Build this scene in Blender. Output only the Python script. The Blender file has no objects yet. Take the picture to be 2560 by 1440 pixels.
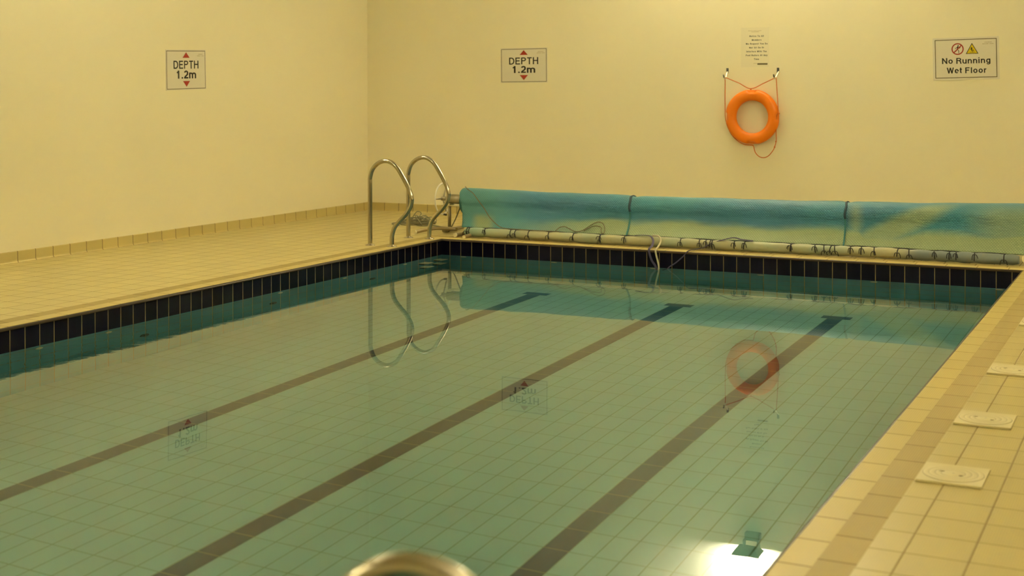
import bpy, bmesh, math, random
from mathutils import Vector, Matrix
random.seed(7)
S = bpy.context.scene
C = S.collection
PI = math.pi

# ------------------------------------------------------------------ camera, world, exposure
cam_d = bpy.data.cameras.new('camera'); cam = bpy.data.objects.new('camera', cam_d); C.objects.link(cam)
YAW, PIT, ROL = 0.45708736, 0.00881622, -0.0019111
cp, sp, cy_, sy_ = math.cos(PIT), math.sin(PIT), math.cos(YAW), math.sin(YAW)
fwd = Vector((-sy_*cp, cy_*cp, -sp)); rgt = Vector((cy_, sy_, 0)); upv = rgt.cross(fwd)
r2 = rgt*math.cos(ROL) + upv*math.sin(ROL); u2 = -rgt*math.sin(ROL) + upv*math.cos(ROL)
M = Matrix((r2, u2, -fwd)).transposed().to_4x4(); M.translation = Vector((6.70688, -11.80471, 1.50903))
cam.matrix_world = M
cam_d.sensor_width = 36.0
cam_d.lens = 3335.85*36/2560
cam_d.shift_x = -22.16/2560
cam_d.shift_y = -465.8/2560
cam_d.clip_start = 0.05
cam_d.dof.use_dof = True
cam_d.dof.focus_distance = 10.0
cam_d.dof.aperture_fstop = 2.8
S.camera = cam
W = bpy.data.worlds.new('world'); S.world = W; W.use_nodes = True
W.node_tree.nodes['Background'].inputs[0].default_value = (0.02, 0.017, 0.012, 1)
W.node_tree.nodes['Background'].inputs[1].default_value = 0.2
S.view_settings.view_transform = 'Standard'; S.view_settings.look = 'None'
S.view_settings.gamma = 1; S.view_settings.use_curve_mapping = False
S.view_settings.exposure = 0.0
S.cycles.max_bounces = 16; S.cycles.diffuse_bounces = 7; S.cycles.glossy_bounces = 6
S.cycles.transmission_bounces = 8
S.cycles.use_denoising = True; S.cycles.sample_clamp_indirect = 60.0
LAMP_COL = (1.0, 0.96, 0.80)
LAMP_W = 252.0

# ------------------------------------------------------------------ dimensions
XL, XR, YB, YN, ZC = -2.457, 7.55, 2.4435, -14.8, 4.25       # room
PW, PL = 5.56, -12.4                                        # pool: x 0..PW, y PL..0
HW = 0.1642                                                 # water below deck
ZF = -HW - 1.2                                              # pool floor

# ------------------------------------------------------------------ node helpers
class NT:
    def __init__(s, name):
        s.m = bpy.data.materials.new(name); s.m.use_nodes = True
        s.t = s.m.node_tree; s.t.nodes.clear()
        s.out = s.t.nodes.new('ShaderNodeOutputMaterial')
    def n(s, typ, **kw):
        nd = s.t.nodes.new(typ)
        for k, v in kw.items(): setattr(nd, k, v)
        return nd
    def link(s, a, b): s.t.links.new(a, b)
    def val(s, sock, v):
        if hasattr(v, 'is_output') or isinstance(v, bpy.types.NodeSocket): s.link(v, sock)
        else: sock.default_value = v
    def math(s, op, a, b=None, c=None):
        nd = s.n('ShaderNodeMath', operation=op)
        s.val(nd.inputs[0], a)
        if b is not None: s.val(nd.inputs[1], b)
        if c is not None: s.val(nd.inputs[2], c)
        return nd.outputs[0]
    def mix(s, f, a, b):
        nd = s.n('ShaderNodeMix', data_type='RGBA')
        s.val(nd.inputs[0], f)
        s.val(nd.inputs[6], a if not isinstance(a, tuple) else (*a, 1))
        s.val(nd.inputs[7], b if not isinstance(b, tuple) else (*b, 1))
        return nd.outputs[2]
    def pos(s):
        g = s.n('ShaderNodeNewGeometry'); sep = s.n('ShaderNodeSeparateXYZ')
        s.link(g.outputs['Position'], sep.inputs[0]); return sep.outputs
    def noise(s, scale, detail=2, vec=None, rough=0.5):
        nd = s.n('ShaderNodeTexNoise'); nd.inputs['Scale'].default_value = scale
        nd.inputs['Detail'].default_value = detail; nd.inputs['Roughness'].default_value = rough
        if vec is None: vec = s.n('ShaderNodeNewGeometry').outputs['Position']
        s.link(vec, nd.inputs['Vector']); return nd.outputs[0]
    def ramp(s, f, a, b):
        nd = s.n('ShaderNodeMapRange'); nd.interpolation_type = 'SMOOTHSTEP'
        s.val(nd.inputs[0], f); nd.inputs[1].default_value = a; nd.inputs[2].default_value = b
        return nd.outputs[0]
    def bsdf(s, col, rough=0.5, metal=0.0, spec=0.5, normal=None, trans=0.0):
        b = s.n('ShaderNodeBsdfPrincipled')
        s.val(b.inputs['Base Color'], col if not isinstance(col, tuple) else (*col, 1))
        s.val(b.inputs['Roughness'], rough); s.val(b.inputs['Metallic'], metal)
        b.inputs['Specular IOR Level'].default_value = spec
        b.inputs['Transmission Weight'].default_value = trans
        if normal is not None: s.link(normal, b.inputs['Normal'])
        s.link(b.outputs[0], s.out.inputs[0]); return b
    def bump(s, h, dist, strength=1.0):
        nd = s.n('ShaderNodeBump'); nd.inputs['Strength'].default_value = strength
        nd.inputs['Distance'].default_value = dist; s.link(h, nd.inputs['Height']); return nd.outputs[0]

def plain(name, col, rough=0.5, metal=0.0, spec=0.5, var=0.0, scale=20):
    t = NT(name)
    if var:
        f = t.noise(scale, 3)
        c = t.mix(f, tuple(x*(1-var) for x in col), tuple(min(1, x*(1+var)) for x in col))
        t.bsdf(c, rough, metal, spec)
    else: t.bsdf(col, rough, metal, spec)
    return t.m

def tiles(name, col, grout, ax, pitch, org, gw, rough=0.3, var=0.06, bump=0.002, ribs=None, spec=0.5, blotch=0.0, col_left=None):
    """stack-bonded tiling in world metres; ax: two of 0,1,2; ribs=(axis, pitch, depth)"""
    t = NT(name); p = t.pos()
    cells, ms = [], []
    for k in range(2):
        if pitch[k] is None: continue
        q = t.math('DIVIDE', t.math('SUBTRACT', p[ax[k]], org[k]), pitch[k])
        cells.append(t.math('FLOOR', q))
        fr = t.math('FRACT', q)
        d = t.math('MULTIPLY', t.math('MINIMUM', fr, t.math('SUBTRACT', 1.0, fr)), pitch[k])
        ms.append(t.ramp(d, gw*0.38, gw*0.62))
    m = ms[0]
    if len(ms) == 2: m = t.math('MULTIPLY', ms[0], ms[1])
    cv = t.n('ShaderNodeCombineXYZ')
    for k, c in enumerate(cells): t.link(c, cv.inputs[k])
    wn = t.n('ShaderNodeTexWhiteNoise', noise_dimensions='3D'); t.link(cv.outputs[0], wn.inputs[0])
    tc = t.mix(wn.outputs[0], tuple(x*(1-var) for x in col), tuple(min(1, x*(1+var)) for x in col))
    if col_left:                                     # tiles left of the pool edge take a second, paler colour
        tc = t.mix(t.math('LESS_THAN', p[0], 0.0), tc, t.mix(wn.outputs[0], tuple(x*(1-var) for x in col_left), tuple(x*(1+var) for x in col_left)))
    if blotch:
        f = t.noise(1.7, 4)
        tc = t.mix(t.math('MULTIPLY', f, blotch), tc, tuple(x*0.55 for x in col))
    gn = t.noise(9, 3)
    g2 = t.mix(gn, tuple(x*0.72 for x in grout), tuple(min(1, x*1.25) for x in grout))
    colr = t.mix(m, g2, tc)
    h = m
    if ribs:
        a, pt, dp = ribs
        rb = t.math('SINE', t.math('MULTIPLY', p[a], 2*PI/pt))
        h = t.math('ADD', m, t.math('MULTIPLY', rb, dp))
        colr = t.mix(t.math('MULTIPLY', t.ramp(rb, 0.2, -0.8), 0.22), colr, tuple(x*0.45 for x in col))
    nrm = t.bump(h, bump)
    t.bsdf(colr, t.mix(m, (0.85,)*3, (rough,)*3), 0.0, spec, nrm)
    return t.m

# ------------------------------------------------------------------ mesh helpers
def add_box(bm, x0, x1, y0, y1, z0, z1, bev=0.0, seg=2):
    r = bmesh.ops.create_cube(bm, size=1.0)
    vs = r['verts']
    for v in vs:
        v.co = Vector(((x0+x1)/2 + v.co.x*(x1-x0), (y0+y1)/2 + v.co.y*(y1-y0), (z0+z1)/2 + v.co.z*(z1-z0)))
    if bev:
        es = list({e for v in vs for e in v.link_edges})
        bmesh.ops.bevel(bm, geom=es, offset=bev, segments=seg, affect='EDGES', profile=0.5)
    return bm

def box(*a, **k): return add_box(bmesh.new(), *a, **k)

def smooth_path(pts, n=8, closed=False):
    P = [Vector(p) for p in pts]; out = []
    N = len(P)
    rng = N if closed else N-1
    for i in range(rng):
        if closed: a, b, c, d = P[i-1], P[i], P[(i+1) % N], P[(i+2) % N]
        else: a, b, c, d = P[max(i-1, 0)], P[i], P[i+1], P[min(i+2, N-1)]
        for k in range(n):
            t = k/n; t2, t3 = t*t, t*t*t
            out.append(0.5*((2*b) + (c-a)*t + (2*a-5*b+4*c-d)*t2 + (3*b-a-3*c+d)*t3))
    if not closed: out.append(P[-1])
    return out

def add_tube(bm, pts, rad, seg=12, closed=False, flat=None):
    """sweep; rad is a number or list; flat=(w,h) sweeps a ribbon section instead"""
    P = [Vector(p) for p in pts]; N = len(P)
    T = []
    for i in range(N):
        a = P[i-1] if (i > 0 or closed) else P[i]; b = P[(i+1) % N] if (i < N-1 or closed) else P[i]
        T.append((b-a).normalized())
    ref = Vector((0, 0, 1)) if abs(T[0].z) < 0.9 else Vector((0, 1, 0))
    n = (ref - T[0]*ref.dot(T[0])).normalized(); rings = []
    for i in range(N):
        n = (n - T[i]*n.dot(T[i]))
        n = n.normalized() if n.length > 1e-6 else ref
        b = T[i].cross(n); ring = []
        r = rad[i] if isinstance(rad, (list, tuple)) else rad
        if flat:
            w, h = flat
            cs = [(-w/2, -h/2), (w/2, -h/2), (w/2, h/2), (-w/2, h/2)]
        else: cs = [(r*math.cos(2*PI*k/seg), r*math.sin(2*PI*k/seg)) for k in range(seg)]
        for (x, y) in cs: ring.append(bm.verts.new(P[i] + b*x + n*y))
        rings.append(ring)
    m = len(rings[0])
    for i in range(N if closed else N-1):
        A, B = rings[i], rings[(i+1) % N]
        for k in range(m):
            f = bm.faces.new((A[k], A[(k+1) % m], B[(k+1) % m], B[k])); f.smooth = not flat
    if not closed:
        bm.faces.new(list(reversed(rings[0]))); bm.faces.new(rings[-1])
    return bm

def tube(*a, **k): return add_tube(bmesh.new(), *a, **k)

def add_lathe(bm, prof, seg=32, mat=None):
    """prof: list of (r, h) around local Z; mat places it"""
    rings = []
    for (r, h) in prof:
        if r < 1e-6: rings.append([bm.verts.new((0, 0, h))])
        else: rings.append([bm.verts.new((r*math.cos(2*PI*k/seg), r*math.sin(2*PI*k/seg), h)) for k in range(seg)])
    for A, B in zip(rings, rings[1:]):
        for k in range(seg):
            k2 = (k+1) % seg
            if len(A) == 1 and len(B) == 1: continue
            if len(A) == 1: f = bm.faces.new((A[0], B[k], B[k2]))
            elif len(B) == 1: f = bm.faces.new((A[k], B[0], A[k2]))
            else: f = bm.faces.new((A[k], B[k], B[k2], A[k2]))
            f.smooth = True
    if mat is not None:
        vs = [v for r in rings for v in r]
        bmesh.ops.transform(bm, matrix=mat, verts=vs)
    return bm

def add_prism(bm, poly, z0, z1):
    """poly in XY, extruded along Z"""
    a = [bm.verts.new((x, y, z0)) for x, y in poly]; b = [bm.verts.new((x, y, z1)) for x, y in poly]
    bm.faces.new(list(reversed(a))); bm.faces.new(b)
    n = len(poly)
    for k in range(n): bm.faces.new((a[k], a[(k+1) % n], b[(k+1) % n], b[k]))
    return bm

# a plain upright sans-serif alphabet drawn as strokes in a 1-high cap box (x-height 0.74)
def arc(cx, cy, rx, ry, a0, a1, n=14): return [(cx+rx*math.cos(math.radians(a0+(a1-a0)*k/n)), cy+ry*math.sin(math.radians(a0+(a1-a0)*k/n))) for k in range(n+1)]
def glyph(ch, w):
    h = w/2; x = 0.74; T_ = 1-h; X = x-h; B = h
    bowl = lambda c, r: [arc(c, x/2, r, x/2-h, 0, 360, 28)]
    G = {
     'D': (0.70, [[(h, 0), (h, 1)], [(0, B), (.32, B)] + arc(.32, .5, .38-h, .5-h, -90, 90) + [(0, T_)]]),
     'E': (0.62, [[(h, 0), (h, 1)], [(0, T_), (.60, T_)], [(0, .52), (.55, .52)], [(0, B), (.62, B)]]),
     'P': (0.64, [[(h, 0), (h, 1)], [(0, T_), (.36, T_)] + arc(.36, .725, .28-h, .275-h, 90, -90) + [(0, .45+h)]]),
     'T': (0.62, [[(0, T_), (.62, T_)], [(.31, 0), (.31, 1)]]),
     'H': (0.70, [[(h, 0), (h, 1)], [(.70-h, 0), (.70-h, 1)], [(0, .53), (.70, .53)]]),
     '1': (0.52, [[(.36-h, 0), (.36-h, 1)], [(.04, .74), (.20, .78), (.36-h, .98)]]),
     '.': (0.26, [[(.13-h, h), (.13+h, h)]]),
     '2': (0.56, [arc(.28, .70, .28-h, .30-h, 170, -20) + [(.44, .50), (.16, .24), (h+.01, B+.02)], [(0, B), (.56, B)]]),
     'm': (0.92, [[(h, 0), (h, x)], [(h, .42)] + arc(.27, .46, .19, .28-h, 180, 0) + [(.46, 0)], [(.46, .42)] + arc(.66, .46, .20, .28-h, 180, 0) + [(.86, 0)]]),
     'N': (0.70, [[(h, 0), (h, 1)], [(.70-h, 0), (.70-h, 1)], [(h, 1-h*.6), (.70-h, h*.6)]]),
     'o': (0.58, bowl(.29, .29-h)),
     'R': (0.68, [[(h, 0), (h, 1)], [(0, T_), (.38, T_)] + arc(.38, .735, .28-h, .265-h, 90, -90) + [(0, .47+h)], [(.40, .48), (.54, .40), (.58, .2), (.63, 0)]]),
     'u': (0.56, [[(h, x), (h, .27)] + arc(.28, .27, .28-h, .27-h, 180, 360) + [(.56-h, x)], [(.56-h, 0), (.56-h, x)]]),
     'n': (0.56, [[(h, 0), (h, x)], [(h, .40)] + arc(.29, .45, .27-h, .29-h, 180, 0) + [(.56-h, 0)]]),
     'i': (0.20, [[(.10, 0), (.10, x)], [(.10, 1-w*.9), (.10, 1)]]),
     'l': (0.20, [[(.10, 0), (.10, 1)]]),
     'I': (0.22, [[(.11, 0), (.11, 1)]]),
     'g': (0.57, bowl(.28, .28-h) + [[(.56-h, x), (.56-h, -.02)] + arc(.29, -.02, .27-h, .24-h, 0, -165)]),
     'q': (0.57, bowl(.28, .28-h) + [[(.56-h, x), (.56-h, -.26)]]),
     'b': (0.57, bowl(.29, .28-h) + [[(h, 0), (h, 1)]]),
     'h': (0.56, [[(h, 0), (h, 1)], [(h, .40)] + arc(.29, .45, .27-h, .29-h, 180, 0) + [(.56-h, 0)]]),
     'W': (0.96, [[(h*.6, 1), (.26, 0)], [(.26, 0), (.48, .98)], [(.48, .98), (.70, 0)], [(.70, 0), (.96-h*.6, 1)]]),
     'e': (0.57, [[(h, .38), (.55-h*.4, .38)] + arc(.285, x/2, .285-h, x/2-h, 2, 318, 26)]),
     't': (0.34, [[(.15, .95), (.15, .18)] + arc(.27, .18, .12, .18-h, 180, 275, 8), [(0, X), (.33, X)]]),
     'F': (0.60, [[(h, 0), (h, 1)], [(0, T_), (.60, T_)], [(0, .52), (.52, .52)]]),
     'r': (0.36, [[(h, 0), (h, x)], [(h, .38)] + arc(.34, .42, .34-h, .32-h, 180, 92, 8)]),
     'c': (0.54, [arc(.29, x/2, .29-h, x/2-h, 42, 318, 24)]),
     'A': (0.70, [[(h*.5, 0), (.35, .98)], [(.35, .98), (.70-h*.5, 0)], [(.14, .34), (.56, .34)]]),
     'M': (0.82, [[(h, 0), (h, 1)], [(.82-h, 0), (.82-h, 1)], [(h, .98), (.41, .05)], [(.41, .05), (.82-h, .98)]]),
     's': (0.50, [arc(.25, .545, .24-h*.8, .195-h, 35, 270, 14) + arc(.25, .195, .25-h, .195-h, 90, -145, 14)]),
     'S': (0.64, [arc(.32, .735, .30-h*.8, .265-h, 30, 270, 14) + arc(.32, .265, .32-h, .265-h, 90, -150, 14)]),
     'Y': (0.66, [[(h*.5, 1), (.33, .44)], [(.66-h*.5, 1), (.33, .44)], [(.33, 0), (.33, .46)]]),
     'O': (0.76, [arc(.38, .5, .38-h, .5-h, 0, 360, 32)]),
     'f': (0.34, [[(.15, 0), (.15, .82)] + arc(.28, .82, .13, .18-h, 180, 85, 8), [(0, X), (.33, X)]]),
     'y': (0.54, [[(h*.6, x), (.27, .02)], [(.54-h*.6, x), (.24, -.10), (.16, -.22), (.04, -.22)]]),
    }
    return G[ch]
def text_bm(body, cap, weight=0.14, sx=1.0, space=0.13, depth=0.0004, width=None):
    """lettering of cap height `cap`, centred; weight = stroke width / cap height"""
    bm = bmesh.new(); pen = 0.0; lv = 0
    for ch in body:
        if ch == ' ': pen += 0.30+space; continue
        gw, strokes = glyph(ch, weight)
        for st in strokes:
            lv += 1; Q = [Vector(p) for p in st]
            q2 = [Q[0]]
            for p in Q[1:]:
                if (p-q2[-1]).length > 1e-5: q2.append(p)
            Q = q2; n = len(Q); closed = (Q[0]-Q[-1]).length < 1e-4
            if closed: Q = Q[:-1]; n -= 1
            L = []
            for i in range(n):
                a = Q[i-1] if (i > 0 or closed) else Q[i]; b = Q[(i+1) % n] if (i < n-1 or closed) else Q[i]
                d1 = (Q[i]-a).normalized() if a != Q[i] else (b-Q[i]).normalized()
                d2 = (b-Q[i]).normalized() if b != Q[i] else d1
                m = Vector((-(d1.y+d2.y), d1.x+d2.x)).normalized(); cs = max(0.6, m.dot(Vector((-d2.y, d2.x))))
                L.append((Q[i]-m*weight/2/cs, Q[i]+m*weight/2/cs))
            z = depth + 0.00002*(lv % 7)
            rows = [[bm.verts.new(((pen+p.x)*cap*sx, p.y*cap, zz)) for p, zz in ((l, -depth), (r, -depth), (r, z), (l, z))] for l, r in L]
            for i in range(n if closed else n-1):
                A, B_ = rows[i], rows[(i+1) % n]
                for k in range(4): bm.faces.new((A[k], A[(k+1) % 4], B_[(k+1) % 4], B_[k]))
            if not closed: bm.faces.new(rows[0]); bm.faces.new(rows[-1])
        pen += gw+space
    xs = [v.co.x for v in bm.verts]; ox = (min(xs)+max(xs))/2; k = width/(max(xs)-min(xs)) if width else 1
    for v in bm.verts: v.co.x = (v.co.x-ox)*k; v.co.y -= cap/2
    return bm

def shift(bm, x, y, z):
    for v in bm.verts: v.co += Vector((x, y, z))
    return bm

def obj(name, bm, mat, parent=None, kind=None, label=None, local=False, fix=True):
    if fix: bmesh.ops.recalc_face_normals(bm, faces=bm.faces)
    if parent is not None and not local:
        q = parent
        off = Vector((0, 0, 0))
        while q is not None: off += q.location; q = q.parent
        for v in bm.verts: v.co -= off
    me = bpy.data.meshes.new(name); bm.to_mesh(me); bm.free()
    me.materials.append(mat)
    o = bpy.data.objects.new(name, me); C.objects.link(o)
    if parent is not None: o.parent = parent
    if kind: o['kind'] = kind
    if label: o['label'] = label
    return o

def tag(o, label, cat, group=None):
    o['label'] = label; o['category'] = cat
    if group: o['group'] = group
    return o

def thing(name, label, cat, loc=(0, 0, 0), group=None):
    o = bpy.data.objects.new(name, None); C.objects.link(o); o.location = loc
    o.empty_display_size = 0.1
    return tag(o, label, cat, group)

def copy_tree(o, parent=None):
    c = o.copy(); C.objects.link(c)
    if parent is not None: c.parent = parent
    for ch in list(o.children): copy_tree(ch, c)
    return c

def struct(name, bm, mat, parent=None): return obj(name, bm, mat, parent, kind='structure')

# ------------------------------------------------------------------ materials
def wall_mat():
    t = NT('painted_plaster')
    f = t.noise(0.9, 4); g = t.noise(60, 3)
    c = t.mix(f, (0.79, 0.735, 0.53), (0.83, 0.775, 0.575))
    sp_ = t.noise(7.0, 1)
    c = t.mix(t.math('MULTIPLY', t.ramp(sp_, 0.83, 0.86), 0.35), c, (0.3, 0.24, 0.12))
    t.bsdf(c, 0.62, 0, 0.3, t.bump(g, 0.0006, 0.5)); return t.m
M_WALL = wall_mat()
M_CEIL = plain('varnished_board_ceiling', (0.66, 0.60, 0.45), 0.7, 0, 0.2, 0.06, 3)
GR = (0.36, 0.30, 0.15)
BEIGE = (0.455, 0.365, 0.115); BEIGE_D = (0.435, 0.355, 0.122)
M_DECK = tiles('deck_tiles', BEIGE_D, (0.27, 0.205, 0.085), (0, 1), (0.2035, 0.2085), (5.9115, -6.952), 0.0068, 0.34, 0.05, 0.0015, ribs=(0, 0.0093, 0.06), blotch=0.06, spec=0.75, col_left=(0.555, 0.465, 0.185))
M_DECKL = M_DECK
M_BASE = {a: tiles('cove_tiles_%d' % a, (0.53, 0.435, 0.17), (0.25, 0.19, 0.08), (a, 2), (0.2065, None), (0.07, 0), 0.009, 0.3, 0.06, 0.0015) for a in (0, 1)}
M_COPE = {a: tiles('coping_tiles_%d' % a, BEIGE, (0.17, 0.12, 0.045), (a, 2), (0.2535, None), (-6.871 if a else 0.12, 0), 0.007, 0.42, 0.05, 0.0012, ribs=(1-a, 0.0095, 0.10), spec=0.3) for a in (0, 1)}
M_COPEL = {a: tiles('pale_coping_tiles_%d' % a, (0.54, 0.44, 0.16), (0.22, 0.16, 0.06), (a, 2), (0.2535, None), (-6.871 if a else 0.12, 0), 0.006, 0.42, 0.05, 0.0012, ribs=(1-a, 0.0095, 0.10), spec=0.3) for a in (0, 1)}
M_COPE2 = {a: tiles('ribbed_tiles_%d' % a, (0.37, 0.285, 0.10), (0.15, 0.105, 0.04), (a, 2), (0.257, None), (-6.778 if a else 0.02, 0), 0.007, 0.5, 0.05, 0.0016, ribs=(1-a, 0.0095, 0.13), spec=0.25) for a in (0, 1)}
M_NAVY = {0: tiles('navy_tiles_0', (0.0045, 0.0045, 0.015), (0.24, 0.18, 0.08), (0, 2), (0.125, None), (0.0969, 0), 0.0068, 0.12, 0.25, 0.0008, spec=0.2),
          1: tiles('navy_tiles_1', (0.0045, 0.0045, 0.015), (0.24, 0.18, 0.08), (1, 2), (0.125, None), (-0.0917, 0), 0.0068, 0.12, 0.25, 0.0008, spec=0.2)}
POOL = (0.435, 0.445, 0.44)
M_PWALL = {0: tiles('pool_wall_tiles_0', (0.19, 0.38, 0.46), (0.24, 0.21, 0.12), (0, 2), (0.125, 0.25), (0.0969, -0.245), 0.008, 0.25, 0.04, 0.001),
           1: tiles('pool_wall_tiles_1', (0.19, 0.38, 0.46), (0.24, 0.21, 0.12), (1, 2), (0.125, 0.25), (-0.0917, -0.245), 0.008, 0.25, 0.04, 0.001)}
M_PFLOOR = tiles('pool_floor_tiles', POOL, (0.29, 0.265, 0.155), (0, 1), (0.1252, 0.2505), (4.1145, -5.806), 0.007, 0.3, 0.014, 0.001)
M_LANE = tiles('lane_tiles', (0.018, 0.011, 0.045), (0.20, 0.17, 0.09), (0, 1), (None, 0.2505), (0, -5.806), 0.008, 0.3, 0.15, 0.001)
M_GROUT = plain('grout_line', (0.36, 0.30, 0.15), 0.9, 0, 0.1, 0.2, 12)
M_SHADE = plain('shaded_mortar', (0.10, 0.075, 0.035), 0.9, 0, 0.1, 0.25, 12)  # dark colour stands in for shade in the gap under the coping
M_BRIGHT = plain('bright_zinc', (0.80, 0.76, 0.62), 0.3, 0.6, 0.5)
M_LIP = plain('brown_glazed_lip', (0.035, 0.021, 0.008), 0.34, 0, 0.25, 0.3, 30)
M_STEEL = plain('polished_steel', (0.47, 0.43, 0.33), 0.13, 1.0, 0.5)
M_ALU = plain('brushed_aluminium', (0.43, 0.385, 0.285), 0.36, 1.0, 0.5)
M_WHITE = plain('white_plastic', (0.74, 0.71, 0.60), 0.35)
M_CREAMP = plain('cream_plastic', (0.74, 0.68, 0.46), 0.4, 0, 0.4, 0.04, 8)
M_BLACKP = plain('dark_cord', (0.012, 0.014, 0.022), 0.6)
M_SIGN = plain('sign_board', (0.70, 0.66, 0.55), 0.4, 0, 0.35)
M_INK = plain('black_print', (0.02, 0.017, 0.008), 0.5, 0, 0.3)
M_BORD = plain('border_print', (0.13, 0.105, 0.045), 0.5, 0, 0.3)
M_FAINT = plain('grey_print', (0.42, 0.35, 0.20), 0.5, 0, 0.3)
M_RED = plain('red_print', (0.34, 0.028, 0.012), 0.5, 0, 0.3)
M_YEL = plain('yellow_print', (0.72, 0.55, 0.01), 0.5, 0, 0.3)
M_PAPER = plain('laminated_paper', (0.80, 0.75, 0.57), 0.16, 0, 0.45)
M_ORANGE = plain('orange_plastic', (0.80, 0.20, 0.003), 0.38, 0, 0.4, 0.06, 4)
M_OROPE = plain('orange_rope', (0.62, 0.16, 0.02), 0.7)
M_LAMPB = plain('grey_metal', (0.10, 0.10, 0.09), 0.5, 0.3)
M_GREYC = plain('grey_cord', (0.17, 0.15, 0.085), 0.75)
M_PALER = plain('pale_rope', (0.50, 0.46, 0.33), 0.75)
M_PURP = plain('purple_webbing', (0.055, 0.045, 0.11), 0.7)
M_NAVYW = plain('navy_webbing', (0.022, 0.06, 0.09), 0.7)
M_TEALW = plain('teal_webbing', (0.03, 0.16, 0.17), 0.7)

# ------------------------------------------------------------------ room shell
T = 0.2
struct('wall_left', box(XL-T, XL, YN-T, YB+T, -0.3, ZC), M_WALL)
struct('wall_back', box(XL, XR, YB, YB+T, -0.3, ZC), M_WALL)
struct('wall_right', box(XR, XR+T, YN-T, YB+T, -0.3, ZC), M_WALL)
struct('wall_near', box(XL, XR, YN-T, YN, -0.3, ZC), M_WALL)
struct('ceiling', box(XL-T, XR+T, YN-T, YB+T, ZC, ZC+T), M_CEIL)

CO = 0.2385                                    # coping: two rows
def ring4(bm, x0, x1, y0, y1, ox0, ox1, oy0, oy1, z0, z1):
    """a flat frame with a rectangular hole, one continuous slab"""
    add_box(bm, ox0, x0, oy0, oy1, z0, z1); add_box(bm, x1, ox1, oy0, oy1, z0, z1)
    add_box(bm, x0, x1, y1, oy1, z0, z1); add_box(bm, x0, x1, oy0, y0, z0, z1)
    return bm
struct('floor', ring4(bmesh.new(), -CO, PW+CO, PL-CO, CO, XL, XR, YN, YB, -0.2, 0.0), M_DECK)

def cove(ax, fixed, sgn, a0, a1):
    """baseboard: 100 mm tile with a coved foot, standing 10 mm proud of the wall"""
    prof = [(0, 0.0), (0.024, 0.0), (0.017, 0.004), (0.0125, 0.012), (0.011, 0.026), (0.010, 0.094), (0.006, 0.1), (0, 0.1)]
    bm = bmesh.new(); rows = []
    for s in (a0, a1):
        rows.append([bm.verts.new(((fixed+sgn*d, s, z) if ax == 1 else (s, fixed+sgn*d, z))) for d, z in prof])
    n = len(prof)
    for k in range(n): bm.faces.new((rows[0][k], rows[0][(k+1) % n], rows[1][(k+1) % n], rows[1][k]))
    bm.faces.new(rows[0]); bm.faces.new(list(reversed(rows[1]))); return bm
struct('baseboard_left', cove(1, XL, 1, YN, YB), M_BASE[1])
struct('baseboard_right', cove(1, XR, -1, YN, YB), M_BASE[1])
struct('baseboard_back', cove(0, YB, -1, XL+0.01, XR-0.01), M_BASE[0])
struct('baseboard_near', cove(0, YN, 1, XL+0.01, XR-0.01), M_BASE[0])

# coping tiles round the pool: an outer ribbed row and a bull-nosed edge row
CI = 0.1135; NOSE = 0.006
def nose_prof(): # (distance from edge outward, z)
    return [(0.0015, -0.003), (0.0035, 0.0002), (0.008, 0.001), (CI, 0.001), (CI, -0.03), (0.0015, -0.03)]
LR = 0.0185
def lip_prof():  # brown glazed quarter-round under the tile edge; negative = over the water
    return [(0.001, -0.0015)] + [(-LR*math.sin(math.radians(a)), -0.0018-LR*(1-math.cos(math.radians(a)))) for a in (15, 30, 45, 60, 75, 90)] + [(0.001, -0.0018-LR)]
def strip(prof, side, a0, a1):
    bm = bmesh.new(); rows = []
    for s in (a0, a1):
        r = []
        for d, z in prof:
            p = {'left': (-d, s), 'right': (PW+d, s), 'back': (s, d), 'near': (s, PL-d)}[side]
            r.append(bm.verts.new((p[0], p[1], z)))
        rows.append(r)
    n = len(prof)
    for k in range(n):
        bm.faces.new((rows[0][k], rows[0][(k+1) % n], rows[1][(k+1) % n], rows[1][k]))
    bm.faces.new(rows[0]); bm.faces.new(list(reversed(rows[1]))); return bm
outer = [(CI, -0.03), (CI, 0.0005), (CO, 0.0005), (CO, -0.03)]
for side, a in (('left', 1), ('right', 1), ('back', 0), ('near', 0)):
    if a: lo, hi = PL, 0.0
    else: lo, hi = 0.0, PW
    e = CI if not a else 0
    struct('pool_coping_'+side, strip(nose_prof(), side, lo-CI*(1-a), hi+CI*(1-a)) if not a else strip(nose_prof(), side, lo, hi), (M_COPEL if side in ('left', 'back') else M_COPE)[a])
    lp = strip(lip_prof(), side, lo, hi)
    struct('coping_lip_'+side, lp, M_LIP)
    e2 = CO if not a else CI
    struct('ribbed_border_'+side, strip(outer, side, lo-e2, hi+e2), M_COPE2[a])
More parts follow.
